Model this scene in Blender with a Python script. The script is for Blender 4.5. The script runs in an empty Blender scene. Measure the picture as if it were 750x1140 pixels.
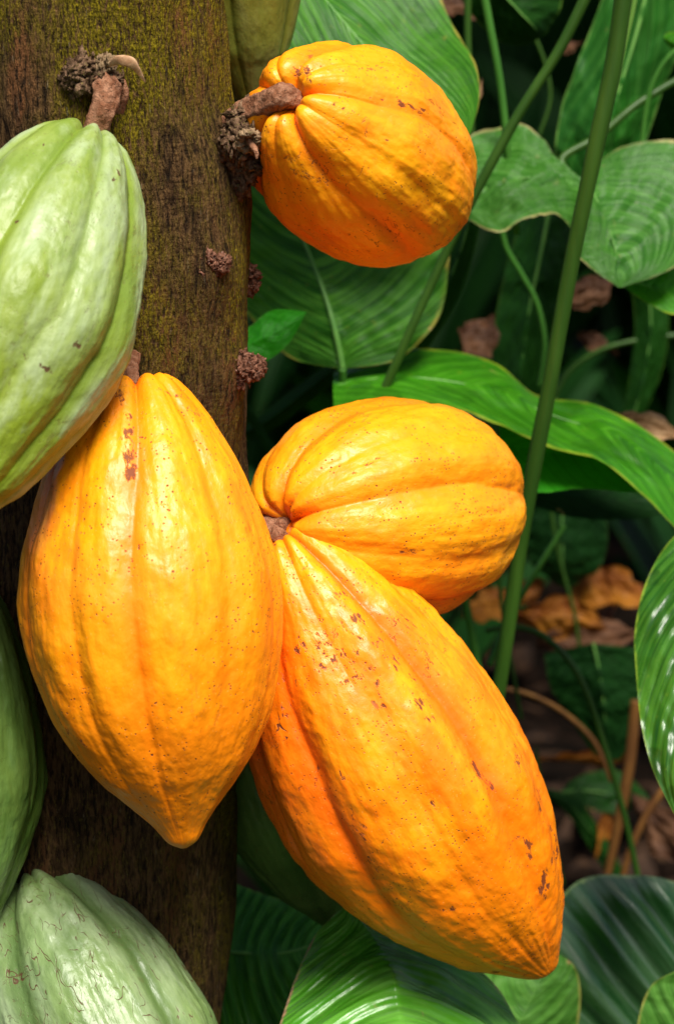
import bpy, math, random
import numpy as np
from mathutils import Vector, Matrix

random.seed(7)
rng = np.random.default_rng(7)
SC = bpy.context.scene
COL = SC.collection
R = math.radians

# ------------------------------------------------------------------ camera
CAM_H, PITCH, D0, F = 1.0, 16.0, 0.90, 2387.0          # F: focal length in pixels of the 750x1140 photo
cam_d = bpy.data.cameras.new('camera')
cam = bpy.data.objects.new('camera', cam_d); COL.objects.link(cam)
cam.location = (0, 0, CAM_H); cam.rotation_euler = (R(90 - PITCH), 0, 0)
cam_d.sensor_fit = 'VERTICAL'; cam_d.sensor_height = 36.0
cam_d.lens = 36.0 * F / 1140.0
cam_d.clip_start = 0.05; cam_d.clip_end = 200
cam_d.dof.use_dof = True; cam_d.dof.focus_distance = 0.875; cam_d.dof.aperture_fstop = 10
SC.camera = cam

# ------------------------------------------------------------------ sky, sun, exposure
SUN = Vector((0.18, -0.56, 1.0)).normalized()          # towards the sun
w = bpy.data.worlds.new('World'); SC.world = w; w.use_nodes = True
nt = w.node_tree; nt.nodes.clear()
sky = nt.nodes.new('ShaderNodeTexSky'); sky.sky_type = 'NISHITA'; sky.sun_disc = False
sky.sun_elevation = math.asin(SUN.z); sky.sun_rotation = math.atan2(SUN.x, SUN.y)
sky.dust_density = 3.0; sky.ozone_density = 0.6
bg = nt.nodes.new('ShaderNodeBackground'); bg.inputs['Strength'].default_value = 0.06
wo = nt.nodes.new('ShaderNodeOutputWorld')
nt.links.new(sky.outputs[0], bg.inputs[0]); nt.links.new(bg.outputs[0], wo.inputs[0])
sl = bpy.data.lights.new('sun', 'SUN'); sl.energy = 3.9; sl.angle = R(22); sl.color = (1.0, 0.95, 0.87)
so = bpy.data.objects.new('sun', sl); COL.objects.link(so)
so.location = (0.5, -1.5, 4); so.rotation_euler = SUN.to_track_quat('Z', 'Y').to_euler()
SC.view_settings.view_transform = 'Standard'; SC.view_settings.look = 'None'
SC.view_settings.exposure = 0.86; SC.view_settings.gamma = 1
SC.cycles.max_bounces = 6

# ------------------------------------------------------------------ helpers
_cp, _sp = math.cos(R(PITCH)), math.sin(R(PITCH))
RIGHT = Vector((1, 0, 0)); UP = Vector((0, _sp, _cp)); FWD = Vector((0, _cp, -_sp))
U1 = D0 / F
SH = math.tan(R(PITCH))

def depth(py, u):
    return D0 + U1 * (u + SH * (py - 570))

def P(px, py, u=0.0):
    """pixel of the photo + distance behind the vertical plane of the trunk (in units of 0.38 mm) -> world point"""
    d = depth(py, u)
    return Vector((0, 0, CAM_H)) + RIGHT * ((px - 375) / F * d) + UP * (-(py - 570) / F * d) + FWD * d

def ground_at(px, y):
    return Vector(((px - 375) / F * (y * _cp + CAM_H * _sp), y, 0))

_perm = rng.permutation(4096); _val = rng.random(4096) * 2 - 1
def vnoise(x, y, z):
    x = np.asarray(x, float); y = np.asarray(y, float) + 0 * x; z = np.asarray(z, float) + 0 * x
    xi, yi, zi = np.floor(x).astype(int), np.floor(y).astype(int), np.floor(z).astype(int)
    fx, fy, fz = x - xi, y - yi, z - zi
    fx, fy, fz = (f * f * f * (f * (f * 6 - 15) + 10) for f in (fx, fy, fz))
    def h(a, b, c):
        return _val[_perm[(_perm[(_perm[a & 4095] + b) & 4095] + c) & 4095]]
    def lx(b, c): return h(xi, yi + b, zi + c) * (1 - fx) + h(xi + 1, yi + b, zi + c) * fx
    def ly(c): return lx(0, c) * (1 - fy) + lx(1, c) * fy
    return ly(0) * (1 - fz) + ly(1) * fz

def fbm(x, y, z, o=3):
    s = 0; a = 1.0; t = 0
    for i in range(o):
        s = s + a * vnoise(x * 2 ** i + 17 * i, y * 2 ** i + 5 * i, z * 2 ** i + 11 * i); t += a; a *= .5
    return s / t

def spline(pts, n, closed=False):
    """Catmull-Rom through the points, n samples, as array"""
    p = np.array(pts, float); m = len(p)
    t = np.linspace(0, m - 1, n); i = np.clip(np.floor(t).astype(int), 0, m - 2); f = (t - i)[:, None]
    g = lambda k: p[np.clip(k, 0, m - 1)]
    p0, p1, p2, p3 = g(i - 1), g(i), g(i + 1), g(i + 2)
    return .5 * ((2 * p1) + (-p0 + p2) * f + (2 * p0 - 5 * p1 + 4 * p2 - p3) * f ** 2 + (-p0 + 3 * p1 - 3 * p2 + p3) * f ** 3)

def grid_faces(nu, nv, wrap=False):
    """nv rows of nu verts"""
    a = np.arange(nv - 1)[:, None] * nu; c = np.arange(nu if wrap else nu - 1)[None, :]
    c2 = (c + 1) % nu
    return np.stack([a + c, a + c2, a + nu + c2, a + nu + c], -1).reshape(-1, 4)

def mesh_obj(name, verts, faces, m, parent=None, uv=None, attrs=None, smooth=True):
    me = bpy.data.meshes.new(name)
    verts = np.asarray(verts, float)
    if isinstance(faces, np.ndarray):
        k = faces.shape[1]; nf = len(faces)
        me.vertices.add(len(verts)); me.vertices.foreach_set('co', verts.ravel())
        me.loops.add(nf * k); me.polygons.add(nf)
        me.loops.foreach_set('vertex_index', faces.ravel().astype(np.int32))
        me.polygons.foreach_set('loop_start', np.arange(nf, dtype=np.int32) * k)
        me.update(calc_edges=True)
    else:
        me.from_pydata([tuple(v) for v in verts], [], faces)
    if uv is not None:
        l = me.uv_layers.new(name='UVMap')
        vi = np.zeros(len(me.loops), np.int32); me.loops.foreach_get('vertex_index', vi)
        l.data.foreach_set('uv', np.asarray(uv)[vi].ravel())
    for k, v in (attrs or {}).items():
        a = me.attributes.new(k, 'FLOAT', 'POINT'); a.data.foreach_set('value', np.asarray(v, float))
    if smooth: me.polygons.foreach_set('use_smooth', np.ones(len(me.polygons), bool))
    me.validate(); me.update()
    if m: me.materials.append(m)
    o = bpy.data.objects.new(name, me); COL.objects.link(o)
    if parent: o.parent = parent
    return o

def thing(name, label, cat, loc=(0, 0, 0), rot=None, group=None):
    o = bpy.data.objects.new(name, None); COL.objects.link(o); o.empty_display_size = .02
    if rot is not None:
        o.matrix_world = Matrix.Translation(Vector(loc)) @ rot.to_4x4()
    else: o.location = loc
    o['label'] = label; o['category'] = cat
    if group: o['group'] = group
    return o

def tube(name, pts, radii, m, parent=None, n=12, seg=48, base=None, rough=0.0, freq=60, flat=1.0, flute=0.0):
    """tube through world points; base: subtract this origin so the mesh is local to its parent"""
    c = spline([tuple(p) for p in pts], seg); rr = spline([(r,) for r in radii], seg)[:, 0]
    T = np.gradient(c, axis=0); T /= np.linalg.norm(T, axis=1)[:, None]
    ref = np.array([0.13, 1.0, 0.07]); A = np.cross(T, ref); A /= np.linalg.norm(A, axis=1)[:, None]
    B = np.cross(T, A)
    th = np.linspace(0, 2 * np.pi, n, endpoint=False)
    V = c[:, None, :] + rr[:, None, None] * (np.cos(th)[None, :, None] * A[:, None, :] + flat * np.sin(th)[None, :, None] * B[:, None, :])
    if flute:
        fl_ = 1 + flute * (np.sin(5 * th[None, :] + 1.5 * np.sin(np.linspace(0, 5, seg))[:, None]) + .6 * np.sin(9 * th[None, :] + 1.0 + 2 * np.sin(np.linspace(0, 9, seg))[:, None]))
        V = c[:, None, :] + (V - c[:, None, :]) * fl_[:, :, None]
    V = V.reshape(-1, 3)
    if rough:
        cc = np.repeat(c, n, 0); d = V - cc
        V = cc + d * (1 + rough * fbm(V[:, 0] * freq, V[:, 1] * freq, V[:, 2] * freq, 3))[:, None]
    Fc = grid_faces(n, seg, True)
    V = np.vstack([V, c[0], c[-1]]); k = len(V)
    faces = [tuple(f) for f in Fc] + [((i + 1) % n, i, k - 2) for i in range(n)] + [((seg - 1) * n + i, (seg - 1) * n + (i + 1) % n, k - 1) for i in range(n)]
    if base is not None: V = V - np.array(base)
    al = np.append(np.repeat(np.linspace(0, 1, seg), n), [0, 1])
    return mesh_obj(name, V, faces, m, parent, attrs={'along': al})

# ------------------------------------------------------------------ material kit
class N:
    def __init__(s, name):
        s.m = bpy.data.materials.new(name); s.m.use_nodes = True; s.t = s.m.node_tree; s.t.nodes.clear()
        s.out = s.t.nodes.new('ShaderNodeOutputMaterial')
    def n(s, typ, ins=None, **kw):
        x = s.t.nodes.new('ShaderNode' + typ)
        for k, v in kw.items(): setattr(x, k, v)
        for k, v in (ins or {}).items(): s.set(x.inputs[k], v)
        return x
    def set(s, sock, v):
        if isinstance(v, bpy.types.NodeSocket): s.t.links.new(v, sock)
        elif isinstance(v, bpy.types.Node): s.t.links.new(v.outputs[0], sock)
        elif isinstance(v, tuple) and len(v) == 3 and sock.type == 'RGBA': sock.default_value = (*v, 1)
        else: sock.default_value = v
    def math(s, op, a, b=0.0, c=0.0, clamp=False):
        x = s.n('Math', operation=op, use_clamp=clamp); s.set(x.inputs[0], a); s.set(x.inputs[1], b); s.set(x.inputs[2], c)
        return x.outputs[0]
    def ramp(s, v, lo, hi, a=0.0, b=1.0):
        x = s.n('MapRange', interpolation_type='SMOOTHSTEP')
        s.set(x.inputs['Value'], v); x.inputs['From Min'].default_value = lo; x.inputs['From Max'].default_value = hi
        x.inputs['To Min'].default_value = a; x.inputs['To Max'].default_value = b
        return x.outputs[0]
    def mix(s, f, a, b, mode='MIX'):
        x = s.n('Mix', data_type='RGBA', blend_type=mode); s.set(x.inputs[0], f); s.set(x.inputs[6], a); s.set(x.inputs[7], b)
        return x.outputs[2]
    def noise(s, vec, scale, detail=4, rough=.55, dist=0.0):
        return s.n('TexNoise', {'Vector': vec, 'Scale': scale, 'Detail': detail, 'Roughness': rough, 'Distortion': dist}).outputs[0]
    def attr(s, name): return s.n('Attribute', attribute_name=name).outputs['Fac']
    def obj(s): return s.n('TexCoord').outputs['Object']
    def mapv(s, vec, sc, loc=(0, 0, 0), rot=(0, 0, 0)):
        return s.n('Mapping', {'Vector': vec, 'Scale': sc, 'Location': loc, 'Rotation': rot}).outputs[0]
    def bump(s, h, strength, dist, normal=None):
        x = s.n('Bump', {'Height': h, 'Strength': strength, 'Distance': dist})
        if normal is not None: s.set(x.inputs['Normal'], normal)
        return x.outputs[0]
    def principled(s, col, rough, normal=None, spec=.5, **kw):
        x = s.n('BsdfPrincipled', {'Base Color': col, 'Roughness': rough, 'Specular IOR Level': spec})
        if normal is not None: s.set(x.inputs['Normal'], normal)
        for k, v in kw.items(): s.set(x.inputs[k.replace('_', ' ')], v)
        return x.outputs[0]
    def finish(s, sh): s.set(s.out.inputs[0], sh); return s.m

def pod_material(name, ridge_c, furrow_c, blush_c, stem_c, speck=1.0, scratch=1.0, hair=0.0, seed=0.0, rough=.42, pale=None, speck_c=(.16, .035, .008), low_c=None):
    k = N(name); v = k.mapv(k.obj(), (1, 1, 1), (seed, seed * 2, 0))
    rd, al, dn = k.attr('ridge'), k.attr('along'), k.attr('under')
    big = k.noise(v, 22, 3)
    mid = k.noise(k.mapv(v, (1, 1, .35)), 70, 5, .6)
    c = k.mix(k.ramp(rd, .1, .85), furrow_c, ridge_c)
    c = k.mix(k.math('MULTIPLY', k.ramp(big, .38, .7), .8), c, blush_c)
    fl = k.noise(k.mapv(v, (1, 1, .4)), 240, 4, .65)
    c = k.mix(k.math('MULTIPLY', k.ramp(mid, .42, .66), .6), c, furrow_c)
    c = k.mix(k.math('MULTIPLY', k.ramp(fl, .48, .66), .35), c, furrow_c)
    c = k.mix(k.math('MULTIPLY', dn, .85), c, furrow_c)  # redder underside: shade and bounced light painted into the husk colour
    if low_c: c = k.mix(k.math('MULTIPLY', k.ramp(k.math('ADD', al, k.math('MULTIPLY', k.math('SUBTRACT', big, .5), .5)), .42, .78), .8), c, low_c)
    if pale: c = k.mix(k.math('MULTIPLY', k.ramp(k.noise(k.mapv(v, (1, 1, .25)), 45, 5, .65), .42, .62), k.math('MULTIPLY', k.ramp(rd, .3, .9), .65)), c, pale)
    c = k.mix(k.math('MULTIPLY', k.ramp(al, .07, .0), .5), c, stem_c)
    # freckles
    vv = k.n('VectorMath', {0: v, 1: k.n('VectorMath', {0: k.n('TexNoise', {'Vector': v, 'Scale': 300.0}).outputs['Color'], 1: (.0012,) * 3}, operation='MULTIPLY').outputs[0]}, operation='ADD').outputs[0]
    mask = k.ramp(k.noise(v, 38, 3), .50, .66)
    out = 0.0
    for sc, th, gate in ((230, .09, .68), (400, .13, .62), (640, .18, .66)):
        vo = k.n('TexVoronoi', {'Vector': vv, 'Scale': float(sc)})
        g = k.math('GREATER_THAN', k.n('SeparateColor', {0: vo.outputs['Color']}).outputs[0], gate)
        d = k.math('MULTIPLY', k.ramp(vo.outputs['Distance'], th * 1.5, th * .7), g)
        out = k.math('MAXIMUM', out, k.math('MULTIPLY', d, k.ramp(k.noise(v, 50, 2), .44, .54)))
    out = k.math('MULTIPLY', out, speck * .85)
    # corky scratches along the ridges
    vs = k.mapv(v, (1, 1, .42), rot=(.12, .1, 0))
    ln = k.math('ABSOLUTE', k.math('SUBTRACT', k.noise(vs, 75, 5, .62, .6), .5))
    line = k.math('MULTIPLY', k.ramp(ln, .010, .0015), k.ramp(k.noise(v, 34, 3, .6), .55, .62))
    line = k.math('MULTIPLY', line, k.ramp(k.noise(v, 260, 2), .42, .56))
    out = k.math('MAXIMUM', out, k.math('MULTIPLY', line, .8 * scratch))
    # cracked cork patches along the ridge crests
    ck = k.math('MULTIPLY', k.ramp(k.noise(k.mapv(v, (1, 1, .5)), 330, 4, .7), .56, .62), k.ramp(k.noise(k.mapv(v, (1, 1, .3)), 42, 3, .5), .58, .66))
    out = k.math('MAXIMUM', out, k.math('MULTIPLY', ck, .65 * scratch))
    # bruised furrow next to the stalk
    if hair:
        hs = 0.0
        for q, (rot, sc) in enumerate((((.5, .2, .6), 95), ((-.6, .1, -.5), 120), ((.1, .7, .3), 105))):
            hv = k.mapv(v, (1, 1, .30), loc=(q * 3.1, 0, q), rot=rot)
            hl = k.math('ABSOLUTE', k.math('SUBTRACT', k.noise(hv, sc, 2, .5, .4), .5))
            hs = k.math('MAXIMUM', hs, k.math('MULTIPLY', k.ramp(hl, .007, .002), k.ramp(k.noise(hv, 110, 1), .53, .60)))
        out = k.math('MAXIMUM', out, k.math('MULTIPLY', hs, hair))
    out = k.math('MAXIMUM', out, k.math('MULTIPLY', k.ramp(k.math('ADD', k.attr('mark'), k.math('MULTIPLY', k.math('SUBTRACT', k.noise(k.mapv(v, (1, 1, .22)), 620, 4, .72), .5), 2.4)), .50, .74), k.ramp(k.attr('mark'), .10, .40, 0, .95)))
    c = k.mix(out, c, speck_c)
    # minute pale pores
    po = k.n('TexVoronoi', {'Vector': v, 'Scale': 700.0})
    pg = k.math('MULTIPLY', k.ramp(po.outputs['Distance'], .22, .08), k.math('GREATER_THAN', k.n('SeparateColor', {0: po.outputs['Color']}).outputs[1], .7))
    c = k.mix(k.math('MULTIPLY', pg, .22), c, pale or (.9, .6, .2))
    h1 = k.noise(k.mapv(v, (1, 1, .7)), 120, 4, .55)
    h2 = k.noise(v, 420, 3, .55)
    h0 = k.noise(k.mapv(v, (1, 1, .22)), 190, 4, .6)
    nb = k.bump(h0, .25, .0016)
    nb = k.bump(h1, .34, .0020, nb)
    nb = k.bump(h2, .22, .0004, nb)
    nb = k.bump(out, .5, -.0004, nb)
    rg = k.math('ADD', k.math('MULTIPLY', k.noise(v, 90, 4, .6), .30), rough - .16)
    rg = k.math('ADD', rg, k.math('MULTIPLY', out, .3))
    return k.finish(k.principled(c, rg, nb, .36))

def leaf_material(name, c1, c2, vein, rim=(.30, .26, .04), nv=16, k_out=.35, rough=.33, rimw=.035, trans=.28, bump=1.0, streak=.35, patch=0.0, seed=0.0, spec=.20):
    k = N(name); uv = k.n('UVMap').outputs[0]
    s = k.n('SeparateXYZ', {0: uv}); u, v = s.outputs[0], s.outputs[1]
    au = k.math('ABSOLUTE', k.math('MULTIPLY_ADD', u, 2.0, -1.0))
    o3 = k.mapv(k.obj(), (1, 1, 1), (seed, 0, 0))
    wob = k.math('MULTIPLY', k.math('SUBTRACT', k.noise(o3, 14, 2), .5), .05)
    ph = k.math('ADD', k.math('SUBTRACT', v, k.math('MULTIPLY', k.math('POWER', au, 1.35), k_out)), wob)
    fine = k.math('SINE', k.math('MULTIPLY', ph, 2 * math.pi * nv * 5))
    main = k.math('SINE', k.math('MULTIPLY', ph, 2 * math.pi * nv))
    combo = k.n('CombineXYZ', {0: k.math('MULTIPLY', ph, nv * 2.2), 1: k.math('MULTIPLY', au, 1.2), 2: k.math('MULTIPLY', u, .7)})
    st = k.noise(combo.outputs[0], 1.4, 4, .65)
    big = k.noise(o3, 16, 4)
    c = k.mix(k.ramp(big, .35, .68), c1, c2)
    c = k.mix(k.math('MULTIPLY', k.ramp(st, .40, .64), streak * 1.35), c, vein)
    c = k.mix(k.math('MULTIPLY', k.ramp(main, .86, 1.0), .35), c, vein)
    c = k.mix(k.math('MULTIPLY', k.ramp(main, -.80, -1.0), .45), c, tuple(x * .45 for x in c1))
    mot = k.ramp(k.noise(o3, 190, 4, .65), .63, .72)
    c = k.mix(k.math('MULTIPLY', mot, .25), c, rim)
    if patch: c = k.mix(k.math('MULTIPLY', k.ramp(k.noise(o3, 24, 3), .58, .60), patch), c, tuple(x * .5 for x in c1))
    re = k.math('ADD', au, k.math('MULTIPLY', k.math('SUBTRACT', k.noise(o3, 120, 3), .5), .05))
    c = k.mix(k.math('MULTIPLY', k.ramp(re, 1 - rimw * 1.3, 1 - rimw * .4), k.ramp(k.noise(o3, 60, 4, .6), .36, .62, .15, .9)), c, rim)
    bl = k.math('MULTIPLY', k.ramp(k.noise(o3, 55, 3, .6), .70, .73), k.ramp(au, .55, .95))
    c = k.mix(k.math('MULTIPLY', bl, .8), c, (.42, .26, .10))
    nb = k.bump(k.math('MULTIPLY_ADD', fine, .5, k.math('MULTIPLY', st, 1.5)), .45 * bump, .0007)
    nb = k.bump(k.noise(o3, 90, 4, .6), .22 * bump, .0012, nb)
    rg = k.math('ADD', rough - .08, k.math('MULTIPLY', k.noise(o3, 45, 4, .6), .2))
    a = k.principled(c, rg, nb, spec)
    hs = k.n('HueSaturation', {'Color': c, 'Value': 1.6, 'Saturation': 1.15, 'Hue': .49})
    b = k.n('BsdfTranslucent', {'Color': hs.outputs[0], 'Normal': nb}).outputs[0]
    return k.finish(k.n('MixShader', {0: trans, 1: a, 2: b}).outputs[0])

def plain_material(name, c1, c2, scale=60, rough=.5, bs=.4, bd=.001, stretch=(1, 1, 1), spec=.22, trans=0.0, c3=None):
    k = N(name); o = k.mapv(k.obj(), stretch)
    n1 = k.noise(o, scale, 5, .6)
    c = k.mix(k.ramp(n1, .35, .68), c1, c2)
    if c3: c = k.mix(k.ramp(k.noise(o, scale * 2.7, 4, .65), .58, .68), c, c3)
    nb = k.bump(k.noise(o, scale * 3, 5, .65), bs, bd)
    a = k.principled(c, rough, nb, spec)
    if trans:
        b = k.n('BsdfTranslucent', {'Color': c, 'Normal': nb}).outputs[0]
        a = k.n('MixShader', {0: trans, 1: a, 2: b}).outputs[0]
    return k.finish(a)

def bark_material():
    k = N('mossy_bark'); o = k.n('NewGeometry').outputs['Position']
    fz = k.mapv(o, (1, 1, .20))
    n1 = k.noise(fz, 640, 5, .7, .15); n2 = k.noise(k.mapv(o, (1, 1, .5)), 28, 4, .6); n3 = k.noise(k.mapv(o, (1, 1, .4)), 1500, 3, .6)
    n4 = k.noise(k.mapv(o, (1, 1, .25)), 1050, 4, .65); n0 = k.noise(k.mapv(o, (1, 1, .25)), 210, 4, .6)
    cr = k.noise(k.mapv(o, (1, 1, 4.0)), 150, 3, .5)
    c = k.mix(k.ramp(n1, .38, .62), (.030, .014, .006), (.17, .092, .034))
    c = k.mix(k.math('MULTIPLY', k.ramp(n0, .50, .36), .6), c, (.022, .012, .006))
    z = k.n('SeparateXYZ', {0: o}).outputs[2]; x = k.n('SeparateXYZ', {0: o}).outputs[0]
    # moss grows on the upper right; low on the stem only in traces
    mo = k.math('ADD', n2, k.math('MULTIPLY', k.ramp(z, .80, 1.02, -.12, .16), 1.0))
    mo = k.math('ADD', mo, k.ramp(x, -.14, -.06, -.14, .05))
    moss = k.math('MULTIPLY', k.ramp(mo, .34, .58), k.ramp(n4, .38, .53))
    c = k.mix(k.math('MULTIPLY', moss, .92), c, k.mix(k.ramp(n3, .4, .65), (.10, .078, .002), (.31, .24, .006)))
    red = k.math('MULTIPLY', k.ramp(k.noise(k.mapv(o, (1, 1, .28)), 46, 3), .55, .70), k.ramp(n1, .40, .60))
    c = k.mix(k.math('MULTIPLY', red, .55), c, (.20, .062, .022))
    c = k.mix(k.ramp(z, .93, .76, 0, .25), c, (.030, .018, .009))  # lower stem darkened in the colour, standing in for shade below the pods
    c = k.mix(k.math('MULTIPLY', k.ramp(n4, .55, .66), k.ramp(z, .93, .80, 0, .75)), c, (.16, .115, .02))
    pz = k.ramp(k.noise(fz, 520, 4, .7), .63, .72)
    c = k.mix(k.math('MULTIPLY', pz, .5), c, (.26, .22, .14))
    dk = k.ramp(n1, .44, .36)
    c = k.mix(k.math('MULTIPLY', dk, .8), c, (.014, .008, .004))
    h = k.math('ADD', n1, k.math('MULTIPLY', n4, .6)); h = k.math('ADD', h, k.math('MULTIPLY', n3, .4)); h = k.math('ADD', h, k.math('MULTIPLY', cr, .25))
    nb = k.bump(h, 1.0, .0042)
    return k.finish(k.principled(c, .8, nb, .10))

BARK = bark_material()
STALK_BROWN = plain_material('pod_stalk_bark', (.24, .095, .045), (.42, .21, .12), 260, .75, 1.0, .0022, c3=(.07, .028, .014), spec=.12)
CUSH = plain_material('flower_cushion_bark', (.06, .032, .016), (.24, .145, .085), 330, .85, .9, .0016, c3=(.17, .15, .03), spec=.06)
CUSH_RED = plain_material('flower_cushion_red', (.08, .030, .015), (.28, .13, .08), 420, .7, .9, .0014, c3=(.34, .22, .17), spec=.06)
STUB = plain_material('cut_stub_wood', (.14, .085, .04), (.30, .20, .11), 300, .7, .7, .0012, c3=(.12, .10, .03))
FLAKE = plain_material('dry_flake', (.30, .15, .07), (.58, .36, .20), 200, .6, .4, .0006)
MIDRIB = plain_material('leaf_midrib', (.07, .19, .035), (.12, .27, .05), 60, .4, .2, .0004)
STALK_DK = plain_material('dark_leaf_stalk', (.020, .058, .006), (.034, .085, .009), 60, .42, .25, .0006, (1, 1, .12))
STALK_MID = plain_material('green_leaf_stalk', (.030, .11, .012), (.05, .16, .02), 60, .4, .25, .0006, (1, 1, .12))
STALK_LT = plain_material('pale_leaf_stalk', (.09, .20, .03), (.14, .28, .05), 60, .42, .25, .0006, (1, 1, .12))
STALK_OLD = plain_material('withered_stalk', (.09, .035, .008), (.18, .08, .015), 70, .6, .5, .001, (1, 1, .2))
DRY = plain_material('dead_leaf', (.05, .020, .009), (.11, .048, .02), 45, .62, .8, .002, c3=(.10, .045, .02), trans=.2)
DRY_OR = plain_material('orange_dead_leaf', (.15, .04, .003), (.34, .13, .010), 30, .6, .8, .002, c3=(.17, .065, .015), trans=.3)
DRY_PALE = plain_material('pale_dead_leaf', (.26, .14, .06), (.45, .28, .14), 45, .6, .8, .002, c3=(.22, .11, .05), trans=.2)

# ------------------------------------------------------------------ ground
def build_ground():
    xs = np.concatenate([np.linspace(-40, -2.2, 16)[:-1], np.linspace(-2.2, 2.2, 221), np.linspace(2.2, 40, 16)[1:]])
    ys = np.concatenate([np.linspace(-20, 0.9, 10)[:-1], np.linspace(.9, 5.2, 216), np.linspace(5.2, 90, 20)[1:]])
    X, Y = np.meshgrid(xs, ys); x, y = X.ravel(), Y.ravel()
    z = .03 * fbm(x * 3, y * 3, 0 * x, 4) + .014 * fbm(x * 18, y * 18, 0 * x + 4, 3) - .02
    k = N('dark_leafy_soil'); o = k.obj()
    n1 = k.noise(o, 26, 6, .7); n2 = k.noise(o, 90, 5, .7)
    c = k.mix(k.ramp(n1, .4, .66), (.004, .003, .002), (.020, .011, .007))
    c = k.mix(k.math('MULTIPLY', k.ramp(n2, .60, .70), .7), c, (.050, .022, .010))
    nb = k.bump(k.math('ADD', n1, n2), 1.0, .02)
    m = k.finish(k.principled(c, .9, nb, .04))
    g = mesh_obj('ground', np.stack([x, y, z], 1), grid_faces(len(xs), len(ys)), m); g['kind'] = 'structure'
build_ground()

# ------------------------------------------------------------------ tree
def tree():
    # axis of the stem: right silhouette read along the photo, half width ~160
    edge = [(-700, 262), (-300, 250), (0, 247), (110, 250), (170, 266), (235, 275), (300, 277), (350, 278), (430, 277), (500, 273), (600, 272), (700, 272), (870, 268), (950, 262), (1050, 255), (1140, 248), (1400, 262), (1900, 300)]
    hw = 162
    base = P(edge[-1][1] - hw, 1900, 150); base.z = -0.02
    t = thing('cocoa_tree', 'mossy brown cocoa tree trunk carrying all the pods', 'tree', base)
    pts = []
    for py, ex in edge:
        c = P(ex - hw, py, 150); r = hw * depth(py, 150) / F
        pts.append((c.x, c.y, c.z, r))
    pts = pts[:-1]; lo = pts[-1]
    pts.append((lo[0] + .01, lo[1], .30, lo[3] * 1.05)); pts.append((lo[0] + .02, lo[1], -.03, lo[3] * 1.35))
    tp = pts[0]; pts.insert(0, (tp[0] - .01, tp[1], tp[2] + .35, tp[3] * .95)); pts.insert(0, (tp[0] - .03, tp[1], tp[2] + .8, tp[3] * .8))
    a = np.array(pts)
    order = np.argsort(-a[:, 2]); a = a[order]
    zs = np.concatenate([np.linspace(a[0, 2], 1.30, 60)[:-1], np.linspace(1.30, .62, 900), np.linspace(.62, a[-1, 2], 60)[1:]])
    f = lambda j: np.interp(-zs, -a[:, 2], a[:, j])
    cx, cy, rr = f(0), f(1), f(3)
    ker = np.ones(15) / 15
    for arr in (cx, cy, rr):
        arr[60:-60] = np.convolve(arr, ker, 'same')[60:-60]
    n = 300; th = np.linspace(0, 2 * np.pi, n, endpoint=False)
    TH, Z = np.meshgrid(th, zs)
    ct, st = np.cos(TH), np.sin(TH)
    d = .0036 * fbm(ct * 2.2 + 5, st * 2.2, Z * 11, 3) + .0016 * fbm(ct * 9, st * 9, Z * 14, 3) + .0010 * fbm(ct * 40, st * 40, Z * 55, 2)
    # swelling below the old flower cushions
    for (px, py, rad, amp) in ((275, 190, .028, .006), (232, 300, .013, .005), (264, 422, .014, .005), (115, 115, .018, .003), (276, 330, .014, .003)):
        q = P(px, py, 60)
        X = cx[:, None] + rr[:, None] * ct; Y = cy[:, None] + rr[:, None] * st
        dd = ((X - q.x) ** 2 + (Y - q.y) ** 2 * .6 + ((Z - q.z) * .75) ** 2) / rad ** 2
        d = d + amp * np.exp(-dd)
    Rr = rr[:, None] + d
    V = np.stack([cx[:, None] + Rr * ct, cy[:, None] + Rr * st, Z], -1).reshape(-1, 3)
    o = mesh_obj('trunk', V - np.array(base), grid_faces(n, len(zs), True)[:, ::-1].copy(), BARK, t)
    o.data.update()
    # the bark material measures in world metres: keep its origin at the world origin
    for v in (): pass
    return t, base
TREE, TB = tree()

def blob(c, r, seed, rough=.35, sub=3, sq=(1, 1, 1), fr=2.2):
    import bmesh
    bm = bmesh.new(); bmesh.ops.create_icosphere(bm, subdivisions=sub, radius=1.0)
    bm.verts.ensure_lookup_table(); bm.verts.index_update(); v = np.array([x.co[:] for x in bm.verts]); f = [tuple(q.index for q in p.verts) for p in bm.faces]; bm.free()
    k = 1 + rough * fbm(v[:, 0] * fr + seed, v[:, 1] * fr + seed * 1.7, v[:, 2] * fr, 4)
    return v * k[:, None] * r * np.array(sq) + np.array(c), f

def merge(parts):
    V, Fs, k = [], [], 0
    for v, f in parts:
        V.append(v); Fs += [tuple(i + k for i in q) for q in f]; k += len(v)
    return np.vstack(V), Fs

def cushion(name, px, py, u, r, n, m, spread=1.0, seed=0, squash=(1, .8, 1), small=(.18, .42), label=None, core=.75):
    """lumpy old flower cushion: a core and many small bud scars"""
    rr = random.Random(seed); s = depth(py, u) / F
    c = P(px, py, u); L = [blob(c, r * s * core, seed, .9, 5, squash, 3.5)]
    for i in range(n):
        d = Vector((rr.gauss(0, 1), -abs(rr.gauss(0, .8)), rr.gauss(0, .8))).normalized() * r * s * rr.uniform(.55, 1.0) * spread
        L.append(blob(c + Vector((d.x * squash[0], d.y * squash[1], d.z * squash[2])), r * s * rr.uniform(*small), i + seed, 1.3, 3,
                      (rr.uniform(.4, 1.6), rr.uniform(.5, 1.4), rr.uniform(.4, 1.8))))
    V, Fc = merge(L)
    o = mesh_obj(name, V - np.array(TB), Fc, m, TREE)
    if label: o['label'] = label
    return o

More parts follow.
